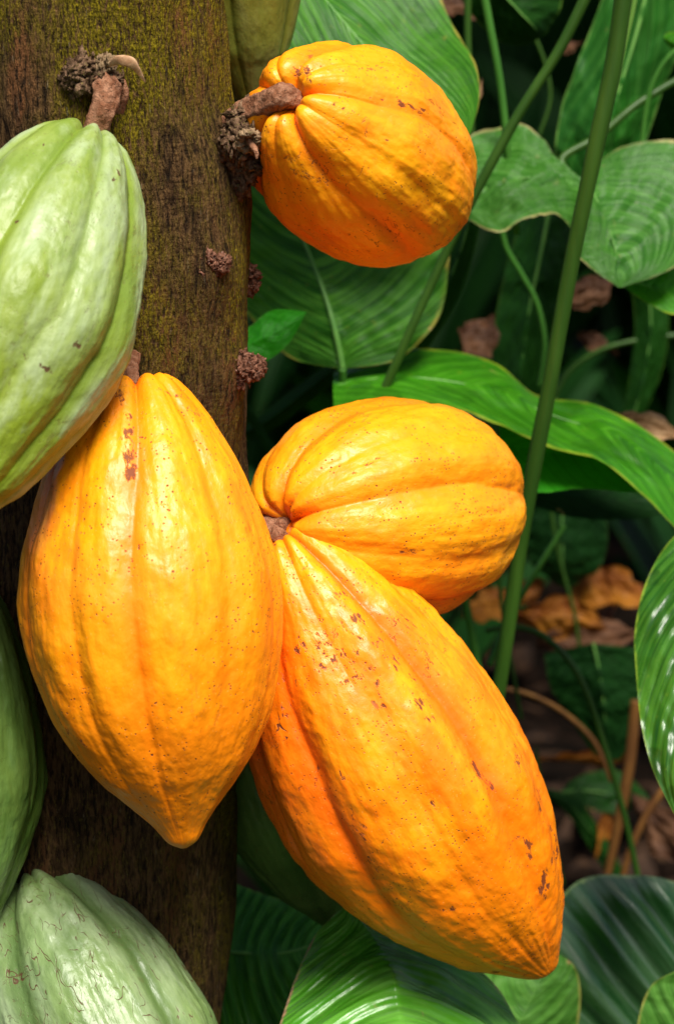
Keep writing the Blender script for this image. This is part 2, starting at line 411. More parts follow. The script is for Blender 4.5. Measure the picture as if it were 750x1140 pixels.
cushion('flower_cushion', 277, 152, 78, 33, 150, CUSH, 1.12, 3, (.85, .85, 1.15), (.08, .26), 'large knobbly cushion beside the stalk of the top pod', .85)
cushion('flower_cushion', 266, 190, 92, 22, 50, CUSH, 1.0, 4, (.7, .8, 1.3), (.12, .28), 'lower part of the large knobbly cushion', .9)
cushion('flower_cushion', 103, 84, -14, 24, 130, CUSH, 1.3, 5, (1.15, .55, .85), (.08, .24), 'crusty cushion above the pale green pod', .7)
cushion('flower_cushion', 233, 293, 34, 14, 110, CUSH_RED, 1.4, 8, (1.3, .55, .85), (.08, .30), 'small red brown cushion in the middle of the trunk')
cushion('flower_cushion', 280, 311, 140, 12, 26, CUSH_RED, 1.1, 12, (.8, .9, 1.4), (.16, .36), 'small dark cushion on the right edge of the trunk')
cushion('flower_cushion', 266, 411, 72, 15, 110, CUSH_RED, 1.35, 15, (1.15, .8, 1.0), (.14, .34), 'red brown cushion low on the right edge of the trunk')
cushion('flower_cushion', 287, 408, 92, 9, 40, CUSH_RED, 1.1, 19, (.7, .8, 1.5), (.3, .5), 'stubby end of the lowest cushion')

def tube_px(name, pts, rad, m, parent, base, **kw):
    """pts (px,py,u), rad in photo pixels"""
    W = [P(*p) for p in pts]; rr = [r * depth(p[1], p[2]) / F for r, p in zip(rad, pts)]
    return tube(name, W, rr, m, parent, base=base, **kw)

# cut stub on the large cushion, dried flake and old stub above the pale green pod
def rim_stub(px, py, u, r, n, seed):
    q = random.Random(seed); sc = depth(py, u) / F; L = []
    for i in range(n):
        a = i / n * 6.283; rr_ = r * q.uniform(.8, 1.1)
        L.append(blob(P(px + rr_ * math.cos(a), py + rr_ * math.sin(a), u + 7 * math.sin(a) + q.uniform(-1, 2)), r * .46 * sc, i + seed, .7, 3, (1, 1.3, 1)))
    L.append(blob(P(px, py, u + r * 1.3), r * 1.15 * sc, seed, .4, 4, (1, 1, 1)))
    V, Fc = merge(L); mesh_obj('cut_stub', V - np.array(TB), Fc, STUB, TREE)
rim_stub(277, 157, 38, 10, 16, 3)
tube_px('dry_twig', [(275, 152, 44), (281, 160, 36), (285, 170, 27), (286, 177, 26)], [4, 4, 3, 1.2], STALK_BROWN, TREE, TB, n=12, seg=20, rough=.5, freq=500)
cushion('old_stub', 117, 74, -22, 9, 26, STUB, 1.1, 41, (1.0, .7, 1.2), (.25, .5))
tube_px('dry_flake', [(120, 74, -28), (132, 67, -42), (146, 70, -46), (155, 81, -40), (162, 92, -34)], [1.5, 5.5, 6.0, 3.2, .5], FLAKE, TREE, TB, n=16, seg=40, flat=.28, rough=.22, freq=420)
tube_px('twig_shadow_root', [(134, 88, -2), (138, 104, -4), (134, 122, 2), (130, 140, 10)], [6, 6, 5, 3], STALK_BROWN, TREE, TB, n=14, seg=24, rough=.3, freq=120).name = 'root_scar'

# ------------------------------------------------------------------ pods
CAMP = Vector((0, 0, CAM_H))
def seg_dist(x, y, pts):
    best = np.full(x.shape, 1e9)
    for (ax, ay), (bx, by) in zip(pts[:-1], pts[1:]):
        dx, dy = bx - ax, by - ay; t = np.clip(((x - ax) * dx + (y - ay) * dy) / (dx * dx + dy * dy), 0, 1)
        best = np.minimum(best, np.hypot(x - ax - t * dx, y - ay - t * dy))
    return best

def pod(label, S, T, prof, m, amp=(.16, .055, .05), roll=0.0, bend=0.0, stalk=None, stalk_r=(12, 12), seed=0, twist=0.25, lump=1.0, group=None, stalk_m=None, under=0.0, wrinkle=1.0, marks=(), pair=.55, nlen=420, nth=420):
    """S stem end, T tip as (px,py,u); prof [(z 0..1, r px)] from stem to tip; bend px sideways; the axis is local -Z"""
    s3, t3 = P(*S), P(*T); ax = t3 - s3; L = ax.length; mid = (s3 + t3) / 2
    sc = (mid - CAMP).dot(FWD) / F
    zax = -(ax.normalized()); xax = zax.cross(-FWD).normalized(); yax = zax.cross(xax)
    M = Matrix((xax, yax, zax)).transposed()
    root = thing('cocoa_pod', label, 'cocoa pod', s3, M, group)
    pr = spline(prof, 1200); seglen = np.r_[0, np.cumsum(np.hypot(np.diff(pr[:, 0] * L / sc), np.diff(pr[:, 1])))]
    q = np.linspace(0, seglen[-1], nlen); z = np.interp(q, seglen, pr[:, 0]); r = np.clip(np.interp(q, seglen, pr[:, 1]), 0, None)
    al = q / seglen[-1]
    th = np.linspace(0, 2 * np.pi, nth, endpoint=False); TH, AL = np.meshgrid(th, al); Rr = np.repeat(r[:, None], nth, 1); Zz = np.repeat(z[:, None], nth, 1)
    ct, st = np.cos(TH), np.sin(TH)
    wob = .16 * fbm(ct * 1.3 + seed, st * 1.3, AL * 2.2 + seed, 2)
    a = TH + roll + twist * (AL - .3) + wob
    maj = np.sqrt(np.sin(2.5 * a) ** 2 + .004); mn = np.sqrt(np.sin(5 * a) ** 2 + .008)
    ridge = np.clip(pair * maj ** .64 + (1 - pair) * mn ** .74, 0, 1)
    am = np.interp(AL, [0, .1, .35, .7, .93, 1], [amp[0], amp[0] * .85, amp[1], amp[1] * .85, amp[2], 0])
    am = am * (1 + .35 * fbm(ct * 2 + seed, st * 2, AL * 5, 2))
    X, Y, ZZ = Rr * ct, Rr * st, Zz * (L / sc)
    cr = .5 + .5 * ridge
    lum = lump * (2.6 * fbm(X / 36 + seed, Y / 36, ZZ / 60, 2) + 1.05 * fbm(X / 14, Y / 14 + seed, ZZ / 20, 2) + .42 * fbm(X / 6, Y / 6, ZZ / 9 + seed, 2))
    Rn = Rr * (1 - am * (1 - ridge)) + lum * np.clip(Rr / 45, 0, 1)
    # rounded lobes of the stem end rise where the ridges are
    dz = -np.interp(AL, [0, .05, .14, .22], [0, 1, .25, 0]) * (ridge - .45) * 13 * (amp[0] / .16)
    Rn = Rn + wrinkle * (1.9 * fbm(ct * 5.5 + seed, st * 5.5, AL * 3 + seed, 3) + 0.6 * fbm(ct * 15 + seed, st * 15, AL * 7 + seed, 2)) * np.clip(Rr / 60, 0, 1)
    bx = 4 * Zz * (1 - Zz) * bend
    V = np.stack([(Rn * ct + bx) * sc, Rn * st * sc, -(Zz * L + dz * sc)], -1).reshape(-1, 3)
    # close both ends
    k = len(V); V = np.vstack([V, V[:nth].mean(0), V[-nth:].mean(0)])
    f4 = grid_faces(nth, nlen, True)[:, ::-1]
    faces = [tuple(x) for x in f4.tolist()] + [(i, (i + 1) % nth, k) for i in range(nth)] + [((nlen - 1) * nth + (i + 1) % nth, (nlen - 1) * nth + i, k + 1) for i in range(nth)]
    rd = np.append(ridge.ravel(), [.5, .5]); aa = np.append(AL.ravel(), [0, 1])
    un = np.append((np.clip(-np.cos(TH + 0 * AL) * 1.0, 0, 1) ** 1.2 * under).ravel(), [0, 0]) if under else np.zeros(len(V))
    # corky scars: baked into the skin of this pod where the fruit has them
    Wd = V @ np.array(M).T + np.array(s3) - np.array(CAMP)
    dd = Wd @ np.array(FWD); qx = 375 + F * (Wd @ np.array(RIGHT)) / dd; qy = 570 - F * (Wd @ np.array(UP)) / dd
    front = dd < np.median(dd); mk = np.zeros(len(V))
    for pts_, wdt, stg, brk in marks:
        ds = seg_dist(qx + 2.2 * vnoise(qx / 7, qy / 7, 0 * qx + seed), qy + 2.2 * vnoise(qx / 7, qy / 7, 0 * qx + 9 + seed), pts_)
        g = np.clip(.75 + 1.2 * fbm(qx / 16, qy / 16, 0 * qx + seed, 2) - .25 * brk, 0, 1)
        mk = np.maximum(mk, np.clip(1.25 - ds / (wdt * 2.2), 0, 1) * g * stg * front)
    husk = mesh_obj('husk', V, faces, m, root, attrs={'ridge': rd, 'along': aa, 'under': un, 'mark': mk})
    if stalk:
        Mi = root.matrix_world.inverted() if False else (Matrix.Translation(s3) @ M.to_4x4()).inverted()
        W = [Mi @ P(*p) for p in stalk]
        rr = np.interp(np.linspace(0, 1, len(stalk)), [0, 1], stalk_r) * sc
        tube('pod_stalk', W, list(rr), stalk_m or STALK_BROWN, root, n=40, seg=80, rough=.20, freq=230, flute=.05)
    return root

Y1, Y2, YB = (.86, .285, .006), (.84, .20, .004), (.84, .155, .003)
yel_a = pod_material('yellow_husk', (.90, .36, .004), (.86, .19, .003), (.88, .27, .003), (.84, .22, .005), 1.0, 1.0, seed=1.3)
yel_c = pod_material('yellow_husk_freckled', (.88, .34, .003), (.86, .19, .002), (.87, .27, .002), (.60, .15, .01), 1.5, .55, seed=4.1, low_c=(.88, .22, .003))
yel_d = pod_material('golden_husk', (.88, .33, .004), (.86, .20, .003), (.88, .28, .004), (.55, .12, .01), 1.5, .6, seed=7.7)
yel_e = pod_material('orange_husk', (.88, .33, .003), (.84, .13, .002), (.88, .19, .002), (.84, .26, .006), 1.0, 1.7, seed=9.2, low_c=(.86, .20, .002))
gr_b = pod_material('pale_green_husk', (.22, .29, .075), (.12, .19, .020), (.20, .27, .03), (.30, .40, .17), .35, .5, 0.0, 2.2, .44, (.38, .46, .27), (.08, .035, .01), low_c=(.18, .24, .008))
gr_f = pod_material('grey_green_husk', (.17, .25, .09), (.075, .13, .035), (.13, .20, .05), (.16, .24, .07), .3, .5, .95, 5.5, .38, (.30, .38, .21), (.075, .03, .012))
gr_g = pod_material('deep_green_husk', (.10, .17, .034), (.035, .08, .010), (.11, .18, .028), (.08, .18, .03), .2, .3, 0.0, 3.4, .34, (.13, .24, .06), (.05, .03, .01))
gr_h = pod_material('olive_green_husk', (.19, .20, .030), (.10, .12, .015), (.15, .18, .025), (.18, .2, .03), .2, .2, 0.0, 6.1, .36, (.24, .25, .07), (.05, .03, .01))
gr_i = pod_material('dark_green_husk', (.09, .16, .03), (.045, .10, .016), (.08, .14, .025), (.06, .12, .02), .2, .2, 0.0, 8.8, .45, None, (.03, .03, .01))

STD = [(.012, 4), (-.004, 22), (.0, 42), (.035, 66), (.11, 92), (.24, 118), (.41, 136), (.5, 138), (.62, 122), (.81, 80), (.87, 58), (.94, 32), (.985, 15), (1.0, 3)]
def prof(scale, src=STD): return [(z, r * scale) for z, r in src]

pod('pale green cocoa pod hanging on the upper left of the trunk below a crusty cushion', (96, 158, -28), (-76, 606, -300), prof(.97), gr_b,
    roll=.5, marks=[([(122, 184), (136, 193)], 2, .85, .4), ([(50, 162), (54, 178)], 1.5, .7, .5), ([(18, 248), (48, 232)], 1.4, .7, .6), ([(110, 195), (128, 200)], 1.2, .6, .7), ([(85, 385), (86, 386)], 3, .9, .2), ([(45, 405), (56, 414)], 2.4, .7, .7), ([(24, 390), (28, 400)], 2.4, .6, .8)], stalk=[(112, 84, -6), (119, 100, -24), (115, 122, -34), (106, 150, -34), (98, 175, -40)], stalk_r=(17, 13), seed=2, amp=(.20, .12, .08), pair=.38, lump=1.0)
PC = [(.015, 4), (.0, 24), (.006, 44), (.05, 68), (.12, 93), (.2, 114), (.27, 126), (.34, 139), (.43, 147), (.53, 146), (.62, 137), (.72, 120), (.82, 90), (.9, 53), (.95, 30), (.985, 17), (1.0, 4)]
pod('large bright yellow cocoa pod pointing straight down in front of the trunk', (150, 427, -75), (205, 944, -225), PC, yel_c,
    roll=.25, bend=-8, marks=[([(137, 440), (146, 470), (141, 500), (146, 530)], 5, .75, .9), ([(148, 432), (160, 470)], 2.5, .4, .8), ([(176, 434), (200, 440), (222, 465)], 1.6, .55, .6), ([(133, 425), (140, 460), (128, 500)], 14, .25, .8), ([(60, 795), (78, 815), (95, 832)], 1.6, .6, .7), ([(176, 686), (186, 690)], 2, .6, .8)], stalk=[(146, 398, -20), (145, 412, -45), (148, 432, -75)], stalk_r=(11, 9), seed=5, amp=(.20, .085, .04), twist=.15, pair=.45, lump=.9)
PE = [(.012, 4), (.0, 22), (.02, 40), (.07, 68), (.16, 98), (.25, 122), (.37, 141), (.47, 147), (.56, 146), (.68, 130), (.775, 108), (.87, 76), (.93, 49), (.968, 30), (.99, 18), (1.0, 4)]
pod('largest orange yellow cocoa pod slanting down to the right with a dark scar', (312, 598, 5), (608, 1083, 20), PE, yel_e,
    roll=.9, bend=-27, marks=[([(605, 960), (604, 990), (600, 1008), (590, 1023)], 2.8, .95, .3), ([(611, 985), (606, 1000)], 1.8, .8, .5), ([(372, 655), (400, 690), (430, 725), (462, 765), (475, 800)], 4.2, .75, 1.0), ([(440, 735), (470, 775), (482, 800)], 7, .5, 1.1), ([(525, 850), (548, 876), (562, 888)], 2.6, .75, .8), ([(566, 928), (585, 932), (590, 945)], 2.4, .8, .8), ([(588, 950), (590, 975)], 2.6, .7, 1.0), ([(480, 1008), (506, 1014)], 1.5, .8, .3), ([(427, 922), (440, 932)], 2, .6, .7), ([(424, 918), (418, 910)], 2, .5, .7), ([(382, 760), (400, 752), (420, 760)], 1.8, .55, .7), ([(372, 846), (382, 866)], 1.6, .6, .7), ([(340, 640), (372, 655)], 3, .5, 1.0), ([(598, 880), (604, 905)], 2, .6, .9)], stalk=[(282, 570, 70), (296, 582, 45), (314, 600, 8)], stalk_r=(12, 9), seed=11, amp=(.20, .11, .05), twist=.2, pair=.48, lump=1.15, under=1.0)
PD = [(.02, 4), (.0, 22), (-.012, 44), (.03, 72), (.12, 99), (.25, 118), (.42, 127), (.58, 125), (.72, 110), (.84, 82), (.93, 50), (.98, 25), (1.0, 4)]
pod('golden yellow cocoa pod right of the trunk resting above the largest pod', (316, 583, 22), (562, 552, 300), PD, yel_d,
    roll=.2, marks=[([(303, 580), (308, 570)], 4, .7, .6), ([(425, 608), (440, 616), (470, 612)], 2, .6, .9), ([(330, 575), (390, 530), (440, 500)], 1.6, .45, 1.0)], stalk=[(290, 580, 85), (300, 583, 55), (318, 584, 20)], stalk_r=(11, 8), seed=17, amp=(.22, .11, .06), twist=.15, lump=1.0)
PA = [(.03, 4), (.005, 20), (-.02, 42), (.02, 70), (.1, 94), (.25, 112), (.42, 118), (.58, 116), (.72, 104), (.84, 80), (.93, 48), (.98, 24), (1.0, 4)]
pod('roundish yellow cocoa pod held out by a thick brown stalk at the top', (324, 111, 45), (485, 240, 320), [(z, q * (.95 if z > .2 else .84)) for z, q in PA], yel_a,
    roll=1.1, pair=.68, marks=[([(350, 92), (385, 96), (412, 106), (440, 112), (470, 124)], 2.6, .8, .75), ([(333, 80), (342, 78)], 5, .7, .6), ([(342, 88), (352, 92)], 3, .6, .6), ([(372, 118), (384, 120)], 2, .7, .7), ([(428, 138), (430, 155)], 2.5, .6, .9), ([(475, 185), (482, 205)], 3, .55, 1.0), ([(340, 62), (365, 60)], 2, .4, .8)], stalk=[(262, 142, 100), (276, 128, 78), (296, 116, 52), (314, 108, 34), (328, 110, 48)], stalk_r=(18, 12), seed=23, amp=(.26, .10, .05), twist=.2, lump=1.0)
pod('pale grey green cocoa pod with brown hairline scratches in the lower left corner', (36, 984, -15), (232, 1422, -250), prof(.9), gr_f,
    roll=.7, stalk=[(20, 955, 60), (28, 970, 20), (38, 990, -15)], stalk_r=(11, 9), seed=31, amp=(.22, .085, .05))
pod('deep green glossy cocoa pod cut by the left edge of the photo', (-48, 652, -20), (-60, 1098, -110), prof(.76), gr_g,
    roll=.15, stalk=[(-30, 615, 60), (-42, 635, 10), (-48, 658, -20)], stalk_r=(10, 8), seed=37, amp=(.2, .10, .06))
pod('olive green cocoa pod behind the top yellow pod against the trunk', (232, -330, 330), (283, 132, 330), prof(.66), gr_h,
    roll=.4, stalk=[(200, -370, 260), (220, -350, 300), (233, -325, 330)], stalk_r=(10, 8), seed=41, wrinkle=.25, lump=.5, amp=(.2, .12, .08))
pod('dark green cocoa pod hidden in shade behind the largest pod', (262, 735, 190), (374, 1034, 235), prof(.60), gr_i,
    roll=.4, stalk=[(240, 705, 150), (252, 720, 170), (263, 740, 190)], stalk_r=(10, 8), seed=43, amp=(.16, .07, .06))

# ------------------------------------------------------------------ leaves
def leaf(label, L, M_, Rr, mat, corr=0.0, nv=16, k_out=.35, curl=0.0, midr=3.0, stalk=None, stalk_w=5, wav=2.0, seed=0, group=None, nx=56, ny=200, fold=0.0, name='leaf', cat='leaf', stalk_m=None, mid_m=None):
    """blade between two edge lines with a midrib line, all (px,py,u)"""
    l, m, r = spline(L, ny), spline(M_, ny), spline(Rr, ny)
    def W(a): return np.array([tuple(P(*x)) for x in a])
    l, m, r = W(l), W(m), W(r)
    base = m[0]
    root = thing(name, label, cat, tuple(base), None, group)
    s = np.linspace(-1, 1, nx); v = np.linspace(0, 1, ny)
    w = np.abs(s)[None, :, None]
    side = np.where(s[None, :, None] < 0, l[:, None, :], r[:, None, :])
    V = m[:, None, :] * (1 - w) + side * w
    nrm = np.cross(np.gradient(m, axis=0), r - l); nrm /= (np.linalg.norm(nrm, axis=1)[:, None] + 1e-12)
    flip = np.sign(nrm @ np.array(-FWD)); flip[flip == 0] = 1; nrm *= flip[:, None]
    nrm = nrm * .0 + nrm
    A = np.abs(s)[None, :]; Vv = v[:, None]
    env = np.sin(np.pi * np.clip(A, 0, 1)) ** 1.0
    wid = np.linalg.norm(r - l, axis=1)[:, None]
    ph = Vv - k_out * A ** 1.35 + .02 * fbm(Vv * 6 + seed, A * 2, 0 * A, 2)
    h = curl * wid * env * .5
    h = h + fold * wid * (1 - A) * .5
    h = h + corr * U1 * np.sin(2 * np.pi * nv * ph) * np.clip(A * 3, 0, 1) * np.clip((1.0 - A) * 5, 0.25, 1) * np.clip(wid / wid.max() * 1.3, 0, 1)
    h = h + wav * U1 * fbm(Vv * 7 + seed, s[None, :] * 2.2 + seed, 0 * A, 3) * 1.6 * np.clip(wid / wid.max() * 1.5, 0, 1)
    V = V + nrm[:, None, :] * h[:, :, None]
    uv = np.stack([np.broadcast_to((s[None, :] + 1) / 2, (ny, nx)), np.broadcast_to(Vv, (ny, nx))], -1).reshape(-1, 2)
    mesh_obj('blade', V.reshape(-1, 3) - base, grid_faces(nx, ny), mat, root, uv=uv)
    if midr:
        mm = m + nrm * (fold * wid * .5 + .0 * wid) - nrm * .0004
        idx = np.linspace(0, ny - 1, 14).astype(int)
        rad = [midr * U1 * 1.2 * (1 - .8 * i / 13) for i in range(14)]
        tube('midrib', [tuple(x) for x in mm[idx]], rad, mid_m or MIDRIB, root, n=10, seg=90, base=base)
    if stalk:
        tube_px('leaf_stalk', stalk, [stalk_w / 2] * len(stalk), stalk_m or STALK_MID, root, base, n=12, seg=50)
    return root

lm = lambda *a, **k: leaf_material(*a, **k)
G_top = lm('glossy_striped_leaf', (0.014, 0.080, 0.003), (0.024, 0.133, 0.004), (0.096, 0.287, 0.023), nv=8, k_out=1.3, rough=.34, streak=.5, rimw=.02, seed=1)
G_mid = lm('striped_leaf', (0.014, 0.089, 0.004), (0.027, 0.140, 0.006), (0.105, 0.319, 0.030), nv=13, k_out=.45, rough=.36, streak=.5, seed=2)
G_lily = lm('broad_pale_rimmed_leaf', (0.023, 0.104, 0.009), (0.040, 0.160, 0.014), (0.107, 0.276, 0.048), rim=(.42, .36, .14), nv=9, k_out=1.1, rough=.34, streak=.4, rimw=.045, seed=3, spec=.22)
G_bright = lm('bright_green_leaf', (0.019, 0.119, 0.002), (0.034, 0.189, 0.004), (0.096, 0.351, 0.017), rim=(0.270, 0.340, 0.022), nv=12, k_out=.3, rough=.30, streak=.25, rimw=.06, patch=.35, seed=4)
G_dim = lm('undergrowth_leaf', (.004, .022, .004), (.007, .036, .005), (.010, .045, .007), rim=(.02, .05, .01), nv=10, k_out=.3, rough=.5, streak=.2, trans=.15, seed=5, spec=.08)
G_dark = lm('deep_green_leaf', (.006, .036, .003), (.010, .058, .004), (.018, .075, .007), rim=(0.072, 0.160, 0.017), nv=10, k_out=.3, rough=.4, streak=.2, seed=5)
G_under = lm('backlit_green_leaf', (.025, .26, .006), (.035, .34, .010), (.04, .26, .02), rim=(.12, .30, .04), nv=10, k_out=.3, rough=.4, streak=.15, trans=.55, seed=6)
G_right = lm('wet_glossy_leaf', (0.012, 0.071, 0.004), (0.022, 0.113, 0.006), (0.088, 0.255, 0.026), rim=(0.234, 0.340, 0.033), nv=11, k_out=.45, rough=.24, streak=.4, rimw=.03, patch=.5, seed=7, spec=.45, bump=.2)
G_corr = lm('ribbed_dark_leaf', (.010, .060, .012), (.016, .080, .014), (.07, .16, .06), rim=(.20, .30, .08), nv=10, k_out=.04, rough=.27, streak=.5, rimw=.014, seed=8, spec=.8, bump=.5)
G_front = lm('ribbed_bright_leaf', (.045, .22, .008), (.085, .32, .016), (.16, .42, .06), rim=(.36, .20, .12), nv=7, k_out=.32, rough=.30, streak=.5, rimw=.022, seed=9, spec=.5)
G_pale = lm('pale_green_leaf', (0.049, 0.165, 0.018), (0.065, 0.205, 0.023), (0.162, 0.380, 0.066), rim=(0.342, 0.340, 0.077), nv=9, k_out=.35, rough=.42, streak=.3, rimw=.04, seed=10)
G_blue = lm('blue_green_leaf', (0.013, 0.083, 0.007), (0.020, 0.115, 0.008), (0.085, 0.300, 0.031), rim=(0.126, 0.260, 0.033), nv=16, k_out=.15, rough=.36, streak=.4, rimw=.02, seed=11)

leaf('large striped green leaf with a scorched tip behind the top yellow pod',
     [(245, -60, 560), (262, 20, 520), (320, 100, 500), (400, 150, 490), (470, 168, 500), (519, 154, 520)],
     [(290, -110, 640), (338, -32, 620), (398, 42, 580), (452, 100, 545), (495, 138, 525), (520, 154, 520)],
     [(440, -170, 760), (470, -60, 740), (500, 22, 680), (528, 70, 610), (533, 112, 560), (521, 154, 520)], G_top, corr=2.0, nv=8, k_out=1.3, seed=1, wav=3, midr=2.5)
leaf('broad striped green leaf rising behind the trunk under the top pod',
     [(378, 410, 640), (325, 399, 690), (285, 362, 720), (250, 310, 740), (225, 250, 760), (220, 180, 780), (275, 110, 800)],
     [(381, 410, 640), (373, 370, 640), (362, 330, 660), (345, 285, 690), (325, 240, 720), (300, 180, 760), (280, 108, 800)],
     [(384, 410, 640), (440, 401, 640), (484, 362, 650), (499, 303, 680), (495, 240, 720), (430, 170, 770), (285, 108, 800)], G_mid, corr=1.3, nv=13, k_out=.45, seed=2, wav=5, midr=4,
     stalk=[(381, 410, 640), (380, 470, 680), (360, 560, 740), (350, 700, 820)], stalk_w=9)
leaf('small curled green leaf tip just right of the trunk above the lowest cushion',
     [(225, 372, 520), (255, 374, 505), (280, 362, 500), (303, 345, 490), (341, 347, 470)],
     [(225, 392, 500), (255, 392, 480), (285, 380, 470), (314, 366, 465), (341, 347, 470)],
     [(225, 408, 480), (255, 412, 470), (285, 408, 470), (318, 386, 465), (341, 348, 470)], G_under, seed=3, midr=0)
leaf('pale rimmed broad leaf reaching left from the tall dark stalk beside the top pod',
     [(655, 205, 760), (622, 178, 780), (600, 150, 800), (565, 139, 810), (525, 148, 800), (505, 190, 780), (500, 225, 770)],
     [(655, 215, 740), (628, 200, 735), (602, 196, 730), (570, 200, 730), (540, 210, 735), (515, 220, 745), (500, 227, 760)],
     [(650, 270, 690), (634, 256, 680), (616, 239, 670), (588, 241, 660), (553, 259, 660), (523, 246, 690), (500, 230, 750)], G_lily, corr=2.2, nv=9, k_out=1.1, seed=4, wav=6, midr=2, curl=.04,
     stalk=[(640, 200, 760), (625, 177, 780), (665, 152, 800), (710, 115, 820), (765, 82, 850)], stalk_w=9, stalk_m=STALK_DK)
leaf('pale rimmed broad leaf with its tip hanging down at the right edge',
     [(652, 212, 690), (644, 232, 660), (640, 258, 640), (641, 283, 620), (660, 301, 600), (688, 320, 590)],
     [(655, 205, 700), (664, 222, 680), (676, 250, 650), (684, 275, 625), (688, 300, 600), (690, 320, 590)],
     [(660, 185, 760), (700, 160, 800), (765, 160, 800), (800, 215, 740), (760, 290, 640), (692, 320, 590)], G_lily, corr=2.6, nv=9, k_out=1.1, seed=5, wav=5, midr=1.5, curl=.04)
leaf('glossy bright green leaf peeping out under the pale rimmed leaf at the right edge',
     [(688, 300, 720), (720, 290, 730), (760, 280, 740), (820, 280, 760)], [(688, 308, 700), (720, 318, 690), (760, 322, 690), (820, 320, 720)], [(690, 315, 690), (715, 335, 660), (755, 352, 660), (820, 360, 700)], G_bright, seed=6, midr=1.5)
leaf('tall upright green blade in the upper right behind the dark stalk',
     [(700, -90, 1040), (662, 20, 1000), (638, 80, 980), (623, 125, 970), (618, 180, 960), (640, 250, 950)],
     [(735, -90, 960), (715, 10, 940), (692, 90, 920), (674, 150, 910), (662, 200, 920), (655, 250, 940)],
     [(790, -90, 1040), (770, 20, 1010), (742, 90, 990), (722, 150, 980), (700, 200, 960), (665, 250, 950)],
     lm('tall_blade_leaf', (.012, .09, .008), (.02, .13, .010), (.06, .20, .03), rim=(.16, .32, .06), nv=5, k_out=.7, rough=.38, streak=.3, seed=12), seed=7, wav=6, midr=3, nv=5, k_out=.7)
leaf('long wavy bright green leaf arching right from behind the golden pod',
     [(371, 414, 700), (425, 394, 720), (480, 389, 740), (545, 404, 740), (600, 438, 720), (665, 449, 700), (740, 494, 680), (830, 575, 700)],
     [(371, 430, 640), (430, 420, 640), (500, 424, 640), (560, 440, 640), (620, 464, 630), (680, 484, 610), (740, 530, 590), (810, 600, 600)],
     [(371, 452, 590), (440, 446, 560), (510, 455, 545), (560, 477, 540), (612, 500, 530), (665, 512, 520), (722, 556, 510), (770, 610, 520)], G_bright, seed=8, wav=4, midr=2, nv=12, k_out=.3)
leaf('shaded backlit green leaf folded beneath the long wavy leaf',
     [(556, 470, 640), (610, 476, 650), (660, 488, 660), (715, 515, 670), (780, 550, 680)],
     [(556, 495, 620), (610, 502, 640), (660, 510, 650), (715, 530, 660), (780, 560, 670)],
     [(556, 535, 540), (600, 548, 550), (640, 544, 560), (700, 548, 580), (780, 570, 600)], G_under, seed=9, midr=0)
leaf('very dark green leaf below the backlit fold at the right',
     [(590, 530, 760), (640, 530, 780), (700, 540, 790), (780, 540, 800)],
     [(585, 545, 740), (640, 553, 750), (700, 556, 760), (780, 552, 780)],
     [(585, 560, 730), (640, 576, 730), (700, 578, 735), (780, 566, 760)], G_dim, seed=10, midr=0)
leaf('wet glossy leaf with a yellow rim cut by the right edge of the photo',
     [(790, 560, 435), (757, 590, 402), (733, 618, 371), (714, 660, 330), (706, 705, 286), (708, 755, 238), (713, 805, 191), (728, 862, 143), (764, 932, 96)],
     [(820, 560, 405), (810, 600, 355), (800, 640, 310), (792, 680, 270), (788, 720, 235), (785, 770, 192), (782, 820, 155), (776, 870, 122), (765, 933, 95)],
     [(850, 560, 435), (880, 600, 395), (890, 650, 347), (890, 700, 300), (885, 750, 252), (870, 800, 205), (850, 850, 157), (810, 900, 115), (766, 933, 95)], G_right, corr=1.0, nv=11, k_out=.45, seed=11, wav=5, midr=4, curl=.05)
leaf('dark green leaf with light raised ribs right of the tip of the largest pod',
     [(540, 1400, 400), (570, 1260, 430), (585, 1150, 460), (598, 1060, 500), (635, 986, 540), (700, 974, 560), (770, 990, 560), (828, 1045, 560)],
     [(850, 1540, 330), (846, 1440, 350), (842, 1350, 380), (838, 1270, 410), (834, 1200, 440), (832, 1140, 480), (830, 1090, 520), (830, 1046, 560)],
     [(1150, 1540, 400), (1120, 1440, 430), (1100, 1350, 460), (1060, 1270, 490), (1020, 1200, 520), (960, 1140, 550), (900, 1080, 560), (832, 1047, 560)], G_corr, corr=11.0, nv=10, k_out=.04, seed=12, wav=3, midr=3, nx=90)
leaf('bright green ribbed leaf with a reddish rim at the bottom below the largest pod',
     [(383, 1009, 150), (353, 1038, 130), (331, 1083, 80), (312, 1138, -20), (292, 1200, -120), (280, 1270, -220)],
     [(386, 1008, 150), (416, 1043, 85), (437, 1085, 0), (448, 1140, -70), (455, 1200, -180), (458, 1270, -280)],
     [(390, 1009, 155), (455, 1042, 190), (535, 1080, 170), (577, 1140, 90), (600, 1200, 0), (610, 1270, -100)], G_front, corr=5.2, nv=7, k_out=.32, seed=13, wav=3, midr=0, nx=90, curl=.05)
leaf('light green leaf with a rounded edge just under the tip of the largest pod',
     [(470, 1250, 430), (478, 1160, 430), (505, 1100, 430), (555, 1070, 430), (614, 1063, 430)],
     [(545, 1250, 410), (560, 1180, 400), (582, 1130, 400), (602, 1090, 410), (620, 1063, 430)],
     [(610, 1250, 420), (637, 1170, 410), (646, 1115, 410), (641, 1080, 420), (624, 1063, 430)], G_pale, corr=1.2, nv=7, k_out=.35, seed=14, wav=3, midr=1.5)
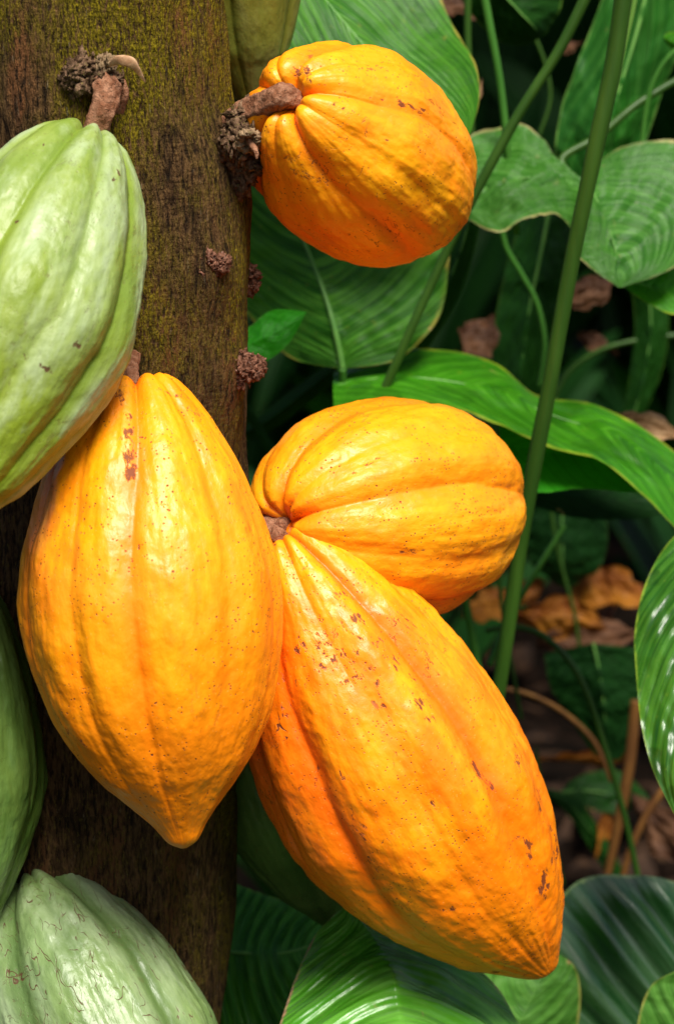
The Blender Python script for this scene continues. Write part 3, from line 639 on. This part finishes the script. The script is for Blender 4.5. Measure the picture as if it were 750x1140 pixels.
leaf('pale green leaf edge in the bottom right corner',
     [(690, 1280, 260), (703, 1180, 260), (712, 1125, 260), (730, 1092, 260), (775, 1072, 260)],
     [(770, 1280, 240), (775, 1200, 240), (780, 1150, 240), (785, 1110, 250), (790, 1072, 260)],
     [(850, 1280, 260), (860, 1200, 260), (850, 1140, 260), (830, 1090, 260), (795, 1072, 260)], G_pale, corr=1.0, nv=7, seed=15, wav=3, midr=2)
leaf('blue green finely ribbed leaf behind the foot of the trunk at the bottom',
     [(170, 990, 430), (220, 975, 440), (262, 984, 450), (300, 998, 460), (350, 1012, 460), (400, 1015, 450)],
     [(170, 1060, 340), (220, 1058, 340), (262, 1060, 340), (305, 1062, 350), (350, 1050, 380), (402, 1018, 450)],
     [(170, 1190, 260), (220, 1200, 260), (262, 1195, 260), (310, 1170, 270), (360, 1110, 320), (404, 1020, 450)], G_blue, corr=3.0, nv=16, k_out=.15, seed=16, wav=3, midr=3)
leaf('dark upright green blade standing in the gap right of the top pod',
     [(590, 215, 1150), (565, 290, 1150), (552, 350, 1150), (538, 440, 1150)], [(615, 215, 1110), (600, 290, 1100), (588, 350, 1100), (575, 450, 1100)], [(650, 215, 1150), (640, 290, 1150), (622, 360, 1150), (600, 450, 1150)], G_dark, seed=17, wav=5, midr=3)
leaf('dark glossy leaf hanging at the top edge between two thin stalks',
     [(480, -60, 1000), (520, 10, 1000), (555, 45, 1000), (585, 50, 1000), (600, 42, 1000)], [(520, -80, 960), (550, -20, 950), (575, 10, 950), (592, 28, 960), (602, 42, 1000)], [(600, -90, 1000), (625, -30, 1000), (625, 5, 1000), (612, 28, 1000), (604, 42, 1000)], G_dark, seed=18, wav=5, midr=2)
leaf('narrow green blade leaning behind the lower right side of the top pod',
     [(520, 210, 900), (500, 270, 900), (470, 340, 900), (420, 420, 900)], [(530, 215, 880), (512, 280, 880), (484, 345, 880), (430, 430, 880)], [(540, 220, 900), (526, 285, 900), (500, 350, 900), (440, 440, 900)], G_dark, seed=19, wav=2, midr=1.5)
leaf('narrow grassy leaf slanting beneath the lowest cushion on the trunk',
     [(380, 395, 900), (330, 430, 900), (290, 462, 900), (260, 480, 900)], [(385, 400, 890), (335, 440, 885), (295, 470, 885), (262, 486, 890)], [(388, 410, 900), (345, 448, 900), (300, 480, 900), (264, 492, 900)], G_dark, seed=20, wav=1, midr=0)
leaf('thin dark grass blade crossing the gap left of the golden pod',
     [(268, 455, 850), (290, 490, 850), (310, 530, 850), (330, 580, 850)], [(272, 452, 845), (295, 488, 845), (316, 528, 845), (336, 580, 845)], [(276, 450, 850), (300, 486, 850), (322, 526, 850), (342, 580, 850)], G_dark, seed=21, wav=1, midr=0)
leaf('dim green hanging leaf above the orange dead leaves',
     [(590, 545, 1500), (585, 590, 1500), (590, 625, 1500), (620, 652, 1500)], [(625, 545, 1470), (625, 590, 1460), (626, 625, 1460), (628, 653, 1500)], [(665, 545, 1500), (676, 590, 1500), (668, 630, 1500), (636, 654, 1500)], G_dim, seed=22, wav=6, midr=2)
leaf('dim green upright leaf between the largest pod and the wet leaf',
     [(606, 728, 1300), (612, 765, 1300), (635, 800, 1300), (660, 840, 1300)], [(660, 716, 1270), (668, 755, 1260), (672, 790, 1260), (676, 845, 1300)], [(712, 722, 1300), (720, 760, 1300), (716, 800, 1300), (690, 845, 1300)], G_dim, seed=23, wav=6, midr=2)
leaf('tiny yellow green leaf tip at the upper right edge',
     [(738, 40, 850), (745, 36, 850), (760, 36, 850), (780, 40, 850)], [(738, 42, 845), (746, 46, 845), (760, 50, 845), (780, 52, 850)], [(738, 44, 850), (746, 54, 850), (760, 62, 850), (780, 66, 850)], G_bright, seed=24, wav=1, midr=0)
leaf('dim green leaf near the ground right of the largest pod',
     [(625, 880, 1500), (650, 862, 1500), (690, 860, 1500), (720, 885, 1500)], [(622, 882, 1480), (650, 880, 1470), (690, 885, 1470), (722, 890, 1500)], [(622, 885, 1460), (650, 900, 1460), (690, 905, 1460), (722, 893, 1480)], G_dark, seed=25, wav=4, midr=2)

# ------------------------------------------------------------------ stalks
def stalk(label, pts, wds, m, group=None, name='plant_stalk', cat='stalk'):
    b = P(*pts[-1]); t = tube_px(name, pts, [x / 2 for x in wds], m, None, b, n=20, seg=90, rough=.07, freq=22, flute=.02)
    t.location = b; t['label'] = label; t['category'] = cat
    if group: t['group'] = group
    return t
stalk('long dark olive stalk crossing the whole right side from the top edge', [(700, -60, 420), (684, 60, 420), (661, 170, 420), (636, 290, 430), (611, 430, 440), (585, 570, 460), (556, 760, 490), (530, 930, 520), (500, 1200, 560)], [20, 20, 19, 18, 18, 17, 16, 16, 16], STALK_DK)
stalk('slim green stalk slanting down behind the top yellow pod', [(668, -40, 600), (625, 50, 600), (575, 130, 600), (520, 232, 600), (478, 320, 600), (448, 388, 600), (410, 480, 620), (380, 600, 650)], [13, 12, 12, 11, 10, 10, 10, 10], STALK_DK)
stalk('thin upright green stalk at the top edge right of the striped leaf', [(532, -40, 760), (545, 30, 760), (556, 90, 760), (564, 160, 760), (575, 260, 780)], [9, 9, 9, 9, 9], STALK_MID)
stalk('shorter thin green stalk beside the edge of the striped leaf', [(521, -40, 900), (520, 30, 900), (522, 90, 900), (526, 180, 900)], [9, 8, 8, 8], STALK_DK)
stalk('pale narrow stem against the top of the long dark stalk', [(712, -40, 520), (704, 10, 520), (694, 55, 520), (686, 100, 520)], [6, 6, 5, 3], STALK_LT)
stalk('curved light green stem dropping from the upper right edge', [(775, 40, 820), (745, 62, 820), (728, 88, 820), (719, 120, 820), (712, 175, 820)], [6, 6, 6, 6, 6], STALK_MID)
stalk('thin curved tendril in the gap under the pale rimmed leaf', [(556, 240, 1000), (563, 275, 1000), (580, 305, 1000), (598, 340, 1000), (606, 385, 1000), (600, 430, 1000)], [6, 6, 6, 6, 6, 5], STALK_MID)
stalk('thin arching stem in the dark gap beside the wavy leaf', [(614, 450, 1300), (632, 415, 1300), (668, 390, 1300), (720, 377, 1300), (790, 370, 1300)], [6, 6, 6, 6, 6], STALK_DK)
stalk('arching green stem bending down past the orange dead leaves', [(540, 702, 900), (575, 698, 900), (610, 712, 900), (645, 755, 900), (672, 830, 900), (695, 910, 900), (712, 990, 900)], [6, 7, 7, 7, 7, 7, 7], STALK_DK)
stalk('withered brown stem curving over the litter', [(545, 765, 1200), (585, 772, 1200), (625, 792, 1200), (660, 825, 1200), (680, 870, 1200)], [6, 6, 6, 6, 5], STALK_OLD)
stalk('rust brown dry stalk standing at the right above the litter', [(707, 780, 1150), (700, 850, 1150), (685, 930, 1150), (672, 990, 1150)], [12, 13, 11, 8], STALK_OLD)
stalk('slanting withered stalk near the bottom right leaf', [(745, 870, 1100), (720, 905, 1100), (700, 950, 1100), (688, 1000, 1100)], [9, 9, 8, 8], STALK_OLD)
stalk('short green stem slanting behind the base of the long stalk', [(628, 585, 900), (600, 630, 900), (570, 680, 900), (545, 740, 900)], [5, 7, 8, 8], STALK_MID)
stalk('short green stem beside the lower edge of the golden pod', [(514, 640, 800), (518, 670, 800), (526, 710, 800), (535, 760, 800)], [9, 9, 9, 9], STALK_MID)

leaf('slender dark blade standing at the far right above the wavy leaf',
     [(700, 300, 1300), (706, 360, 1300), (700, 420, 1300), (690, 480, 1300)], [(718, 300, 1280), (724, 360, 1280), (716, 420, 1280), (700, 480, 1280)], [(738, 300, 1300), (744, 360, 1300), (734, 420, 1300), (708, 480, 1300)], G_dark, seed=31, wav=3, midr=1.5)
leaf('slim green blade rising from the litter beside the largest pod',
     [(612, 985, 1400), (596, 930, 1400), (585, 880, 1400), (596, 830, 1400)], [(620, 985, 1390), (606, 930, 1390), (594, 880, 1390), (597, 830, 1390)], [(628, 985, 1400), (616, 930, 1400), (604, 880, 1400), (598, 830, 1400)], G_dark, seed=32, wav=2, midr=1)
leaf('small green blade leaning left in the litter under the arching stem',
     [(690, 1000, 1450), (660, 950, 1450), (630, 905, 1450), (600, 880, 1450)], [(696, 996, 1440), (668, 944, 1440), (636, 898, 1440), (600, 878, 1440)], [(704, 992, 1450), (676, 938, 1450), (642, 890, 1450), (600, 876, 1450)], G_dark, seed=33, wav=2, midr=1)
stalk('very thin dim stem behind the orange dead leaves', [(612, 560, 1350), (622, 620, 1350), (640, 690, 1350), (650, 780, 1350)], [4, 4, 4, 4], STALK_DK)
stalk('thin dim grass stem left of the long dark stalk near the litter', [(560, 590, 1000), (556, 650, 1000), (566, 720, 1000), (580, 800, 1000)], [5, 5, 5, 4], STALK_DK)
stalk('hair thin stem crossing the dark gap by the tall blade', [(600, 150, 1300), (612, 110, 1300), (606, 70, 1300), (590, 30, 1300)], [4, 4, 4, 4], STALK_DK)

# ------------------------------------------------------------------ dead leaves
def dead(label, px, py, u, w, h, ang, m, seed, group='dead leaves lying in the undergrowth', crump=.24):
    c = P(px, py, u); s = depth(py, u) / F
    n = 40; a = np.linspace(-1, 1, n); X, Y = np.meshgrid(a, a)
    hw = np.clip(1 - np.abs(X) ** 1.7, 0, 1) * (.85 + .25 * np.sin(X * 3 + seed) + .2 * vnoise(X * 4 + seed, Y * 0, X * 0))
    x = X * w / 2; y = Y * hw * h / 2
    z = crump * w * (.5 * fbm(X * 1.6 + seed, Y * 1.6, X * 0, 3) + .12 * fbm(X * 6 + seed, Y * 6, X * 0, 2)) + .25 * w * np.cos(X * 2 + seed) * Y * .4
    ca, sa = math.cos(ang), math.sin(ang)
    xr, yr = x * ca - y * sa, x * sa + y * ca
    V = (np.outer(xr.ravel(), RIGHT) + np.outer(yr.ravel(), UP * .8 + Vector((0, .5, 0))) + np.outer(z.ravel(), -FWD + UP * .5)) * s
    o = mesh_obj('dead_leaf', V, grid_faces(n, n), m)
    o.location = c; o['label'] = label; o['category'] = 'dead leaf'; o['group'] = group
dead('crumpled tan dead leaf in the gap right of the broad striped leaf', 532, 376, 1100, 70, 44, 1.0, DRY, 1)
dead('tan dead leaf below the hanging tip of the pale rimmed leaf', 660, 322, 1000, 70, 40, .5, DRY, 2)
dead('curled pale tan dead leaf resting above the wavy leaf at the right edge', 732, 478, 800, 95, 50, -.35, DRY_PALE, 3)
dead('small tan dead scrap beside the scorched leaf tip', 523, 122, 900, 80, 20, 1.2, DRY_PALE, 4)
dead('brown dead leaf at the top edge beside the striped leaf', 510, 4, 1200, 60, 60, .3, DRY, 5)
dead('brown scrap high up between the slim stalk and the tall blade', 634, 50, 1400, 34, 20, .3, DRY, 15)
dead('bright orange dead leaf left in the curled pile', 612, 690, 1500, 130, 56, -.2, DRY_OR, 6, crump=.3)
dead('orange pointed dead leaf standing at the middle of the curled pile', 655, 655, 1550, 70, 44, -.6, DRY_OR, 7)
dead('orange dead leaf tip touching the wet leaf', 697, 658, 1550, 90, 40, -.6, DRY_OR, 8)
dead('dull brown dead leaf under the orange pile', 672, 706, 1480, 150, 60, .1, DRY, 9, crump=.3)
dead('rust brown dead leaf behind the long dark stalk', 560, 668, 1500, 100, 60, .4, DRY_OR, 10)
dead('deep brown curled dead leaf in the middle of the pile', 665, 680, 1600, 90, 60, .9, DRY, 16, crump=.35)
dead('tan strip of dead leaf on the litter beside the largest pod', 645, 842, 1500, 120, 22, .05, DRY_OR, 11)
dead('brown dead leaf leaning under the wet leaf tip', 735, 920, 1400, 110, 50, -.9, DRY, 12)
dead('ochre sliver of dead leaf low in the litter', 672, 925, 1450, 70, 16, 1.2, DRY_OR, 13)
dead('pinkish withered flower scrap in the dark gap', 665, 383, 1500, 50, 16, -.5, DRY, 14)

# litter over the soil: far too many scraps to count
def litter():
    Vs, Fs, k = [], [], 0; rr = random.Random(5)
    for i in range(1500):
        y = rr.uniform(1.3, 4.6); x = rr.uniform(-.9, 1.3) * (y / 2.4)
        L = rr.uniform(.012, .055); W = L * rr.uniform(.15, .5); a = rr.uniform(0, 6.28)
        z0 = rr.uniform(.0, .03)
        pts = []
        for j in range(5):
            t = j / 4 * 2 - 1; ww = W * math.sqrt(max(0, 1 - t * t)) + .0008; zz = z0 + L * .35 * (t * t) * rr.uniform(-.5, 1.2)
            for sgn in (-1, 1):
                pts.append((x + math.cos(a) * t * L - math.sin(a) * sgn * ww, y + math.sin(a) * t * L + math.cos(a) * sgn * ww, zz + sgn * ww * rr.uniform(-.6, .6)))
        Vs += pts; Fs += [(k + 2 * j, k + 2 * j + 1, k + 2 * j + 3, k + 2 * j + 2) for j in range(4)]; k += 10
    m = plain_material('leaf_litter', (.010, .005, .003), (.036, .016, .006), 14, .75, .6, .001, c3=(.07, .032, .010))
    o = mesh_obj('leaf_litter', Vs, Fs, m); o['kind'] = 'stuff'; o['label'] = 'brown leaf scraps strewn over the dark soil'; o['category'] = 'leaf litter'
litter()

# ------------------------------------------------------------------ dim undergrowth behind
def under_plant(seed, nb, h, wd):
    rr = random.Random(seed)
    root = thing('undergrowth_plant', 'dim dark green leafy plant in the shade far behind the pods', 'plant', group='shaded undergrowth plants')
    for i in range(nb):
        a = rr.uniform(0, 6.283); ln = h * rr.uniform(.6, 1.1); lean = rr.uniform(.15, .6); ny, nx = 26, 9
        t = np.linspace(0, 1, ny); s = np.linspace(-1, 1, nx)
        rad = lean * ln * t ** 1.5; z = ln * (t - .42 * lean * t ** 3)
        wl = wd * rr.uniform(.6, 1.2) * np.clip(np.sin(np.pi * np.clip((t - .22) / .78, 0, 1)) ** .7, .06, 1)
        ca, sa = math.cos(a), math.sin(a)
        tw = rr.uniform(-.8, .8) * t
        X = rad[:, None] * ca + wl[:, None] * s[None, :] * (-sa * np.cos(tw))[:, None]
        Y = rad[:, None] * sa + wl[:, None] * s[None, :] * (ca * np.cos(tw))[:, None]
        Z = z[:, None] + .22 * wl[:, None] * np.abs(s)[None, :] + wl[:, None] * s[None, :] * np.sin(tw)[:, None]
        uv = np.stack([np.broadcast_to((s[None, :] + 1) / 2, (ny, nx)), np.broadcast_to(t[:, None], (ny, nx))], -1).reshape(-1, 2)
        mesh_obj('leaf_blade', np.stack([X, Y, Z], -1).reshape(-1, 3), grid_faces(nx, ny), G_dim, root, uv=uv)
    return root
protos = [under_plant(3, 11, .62, .045), under_plant(9, 9, .9, .075), under_plant(14, 12, .42, .03)]
spots = []
rr = random.Random(21)
for i in range(44):
    y = rr.uniform(2.9, 5.2); px = rr.uniform(180, 900)
    if y < 3.7 and 540 < px < 760: y += 1.4
    spots.append((ground_at(px, y), i % 3, rr.uniform(.8, 1.35), rr.uniform(0, 6.28)))
for px, y, kd, s in ((250, 2.3, 0, .8), (430, 2.5, 2, .9), (400, 2.1, 0, .7), (800, 2.4, 0, .8), (330, 1.9, 2, .8), (500, 2.7, 0, .9)):
    spots.append((ground_at(px, y), kd, s, px * .1))
used = set()
for g, kd, s, a in spots:
    src = protos[kd]
    if kd in used:
        o = src.copy(); COL.objects.link(o)
        for ch in src.children:
            c = ch.copy(); COL.objects.link(c); c.parent = o
    else: o = src; used.add(kd)
    o.location = (g.x, g.y, -.02); o.rotation_euler = (0, 0, a); o.scale = (s, s, s)

# ------------------------------------------------------------------ unseen tree added so that its low crown keeps the undergrowth dark
def added_shade_tree():
    rr = random.Random(77)
    base = Vector((-1.15, 3.0, -.03))
    t = thing('added_shade_tree', 'unseen broad leaved tree added to shade the undergrowth behind the pods', 'tree', base)
    bark = plain_material('added_shade_tree_bark', (.05, .032, .02), (.13, .09, .06), 60, .8, .9, .006, (1, 1, .3))
    tube('trunk', [(-1.15, 3.0, -.03), (-1.12, 3.0, .6), (-1.05, 3.0, 1.3), (-.95, 3.0, 2.1)], [.13, .10, .085, .06], bark, t, n=24, seg=60, base=base, rough=.15, freq=9)
    for k, e in enumerate(((-.3, 1.7, 1.9), (.9, 2.4, 2.0), (.6, 3.8, 2.2), (-.9, 4.6, 2.2), (-2.0, 2.4, 2.0), (2.0, 3.0, 2.2))):
        tube('limb', [(-1.05, 3.0, 1.3), ((e[0] - 1.05) / 2, (e[1] + 3) / 2, 1.85), e], [.06, .04, .015], bark, t, n=12, seg=30, base=base)
    Vs, Fs, k = [], [], 0
    for i in range(4200):
        y = rr.uniform(2.45, 7.0); x = rr.uniform(-2.4, 2.6); z = rr.uniform(1.5, 2.5) + .12 * (y - 1.25)
        L = rr.uniform(.20, .34); W = L * .17; a = rr.uniform(0, 6.283); dr = rr.uniform(.1, .7); ro = rr.uniform(-.5, .5)
        d = Vector((math.cos(a), math.sin(a), 0)); p = Vector((-math.sin(a), math.cos(a), ro))
        for j in range(6):
            q = j / 5; wq = W * math.sin(math.pi * min(1, q * .93 + .04)) ** .8
            c = Vector((x, y, z)) + d * (q * L) + Vector((0, 0, -dr * L * q * q))
            Vs += [tuple(c - p * wq), tuple(c + Vector((0, 0, -.15 * wq))), tuple(c + p * wq)]
        Fs += [(k + 3 * j + m, k + 3 * j + m + 1, k + 3 * j + m + 4, k + 3 * j + m + 3) for j in range(5) for m in (0, 1)]; k += 18
    lm_ = plain_material('added_shade_crown_leaves', (.02, .07, .012), (.035, .11, .02), 4, .5, .2, .001, trans=.12)
    mesh_obj('crown', np.array(Vs) - np.array(base), Fs, lm_, t)
added_shade_tree()
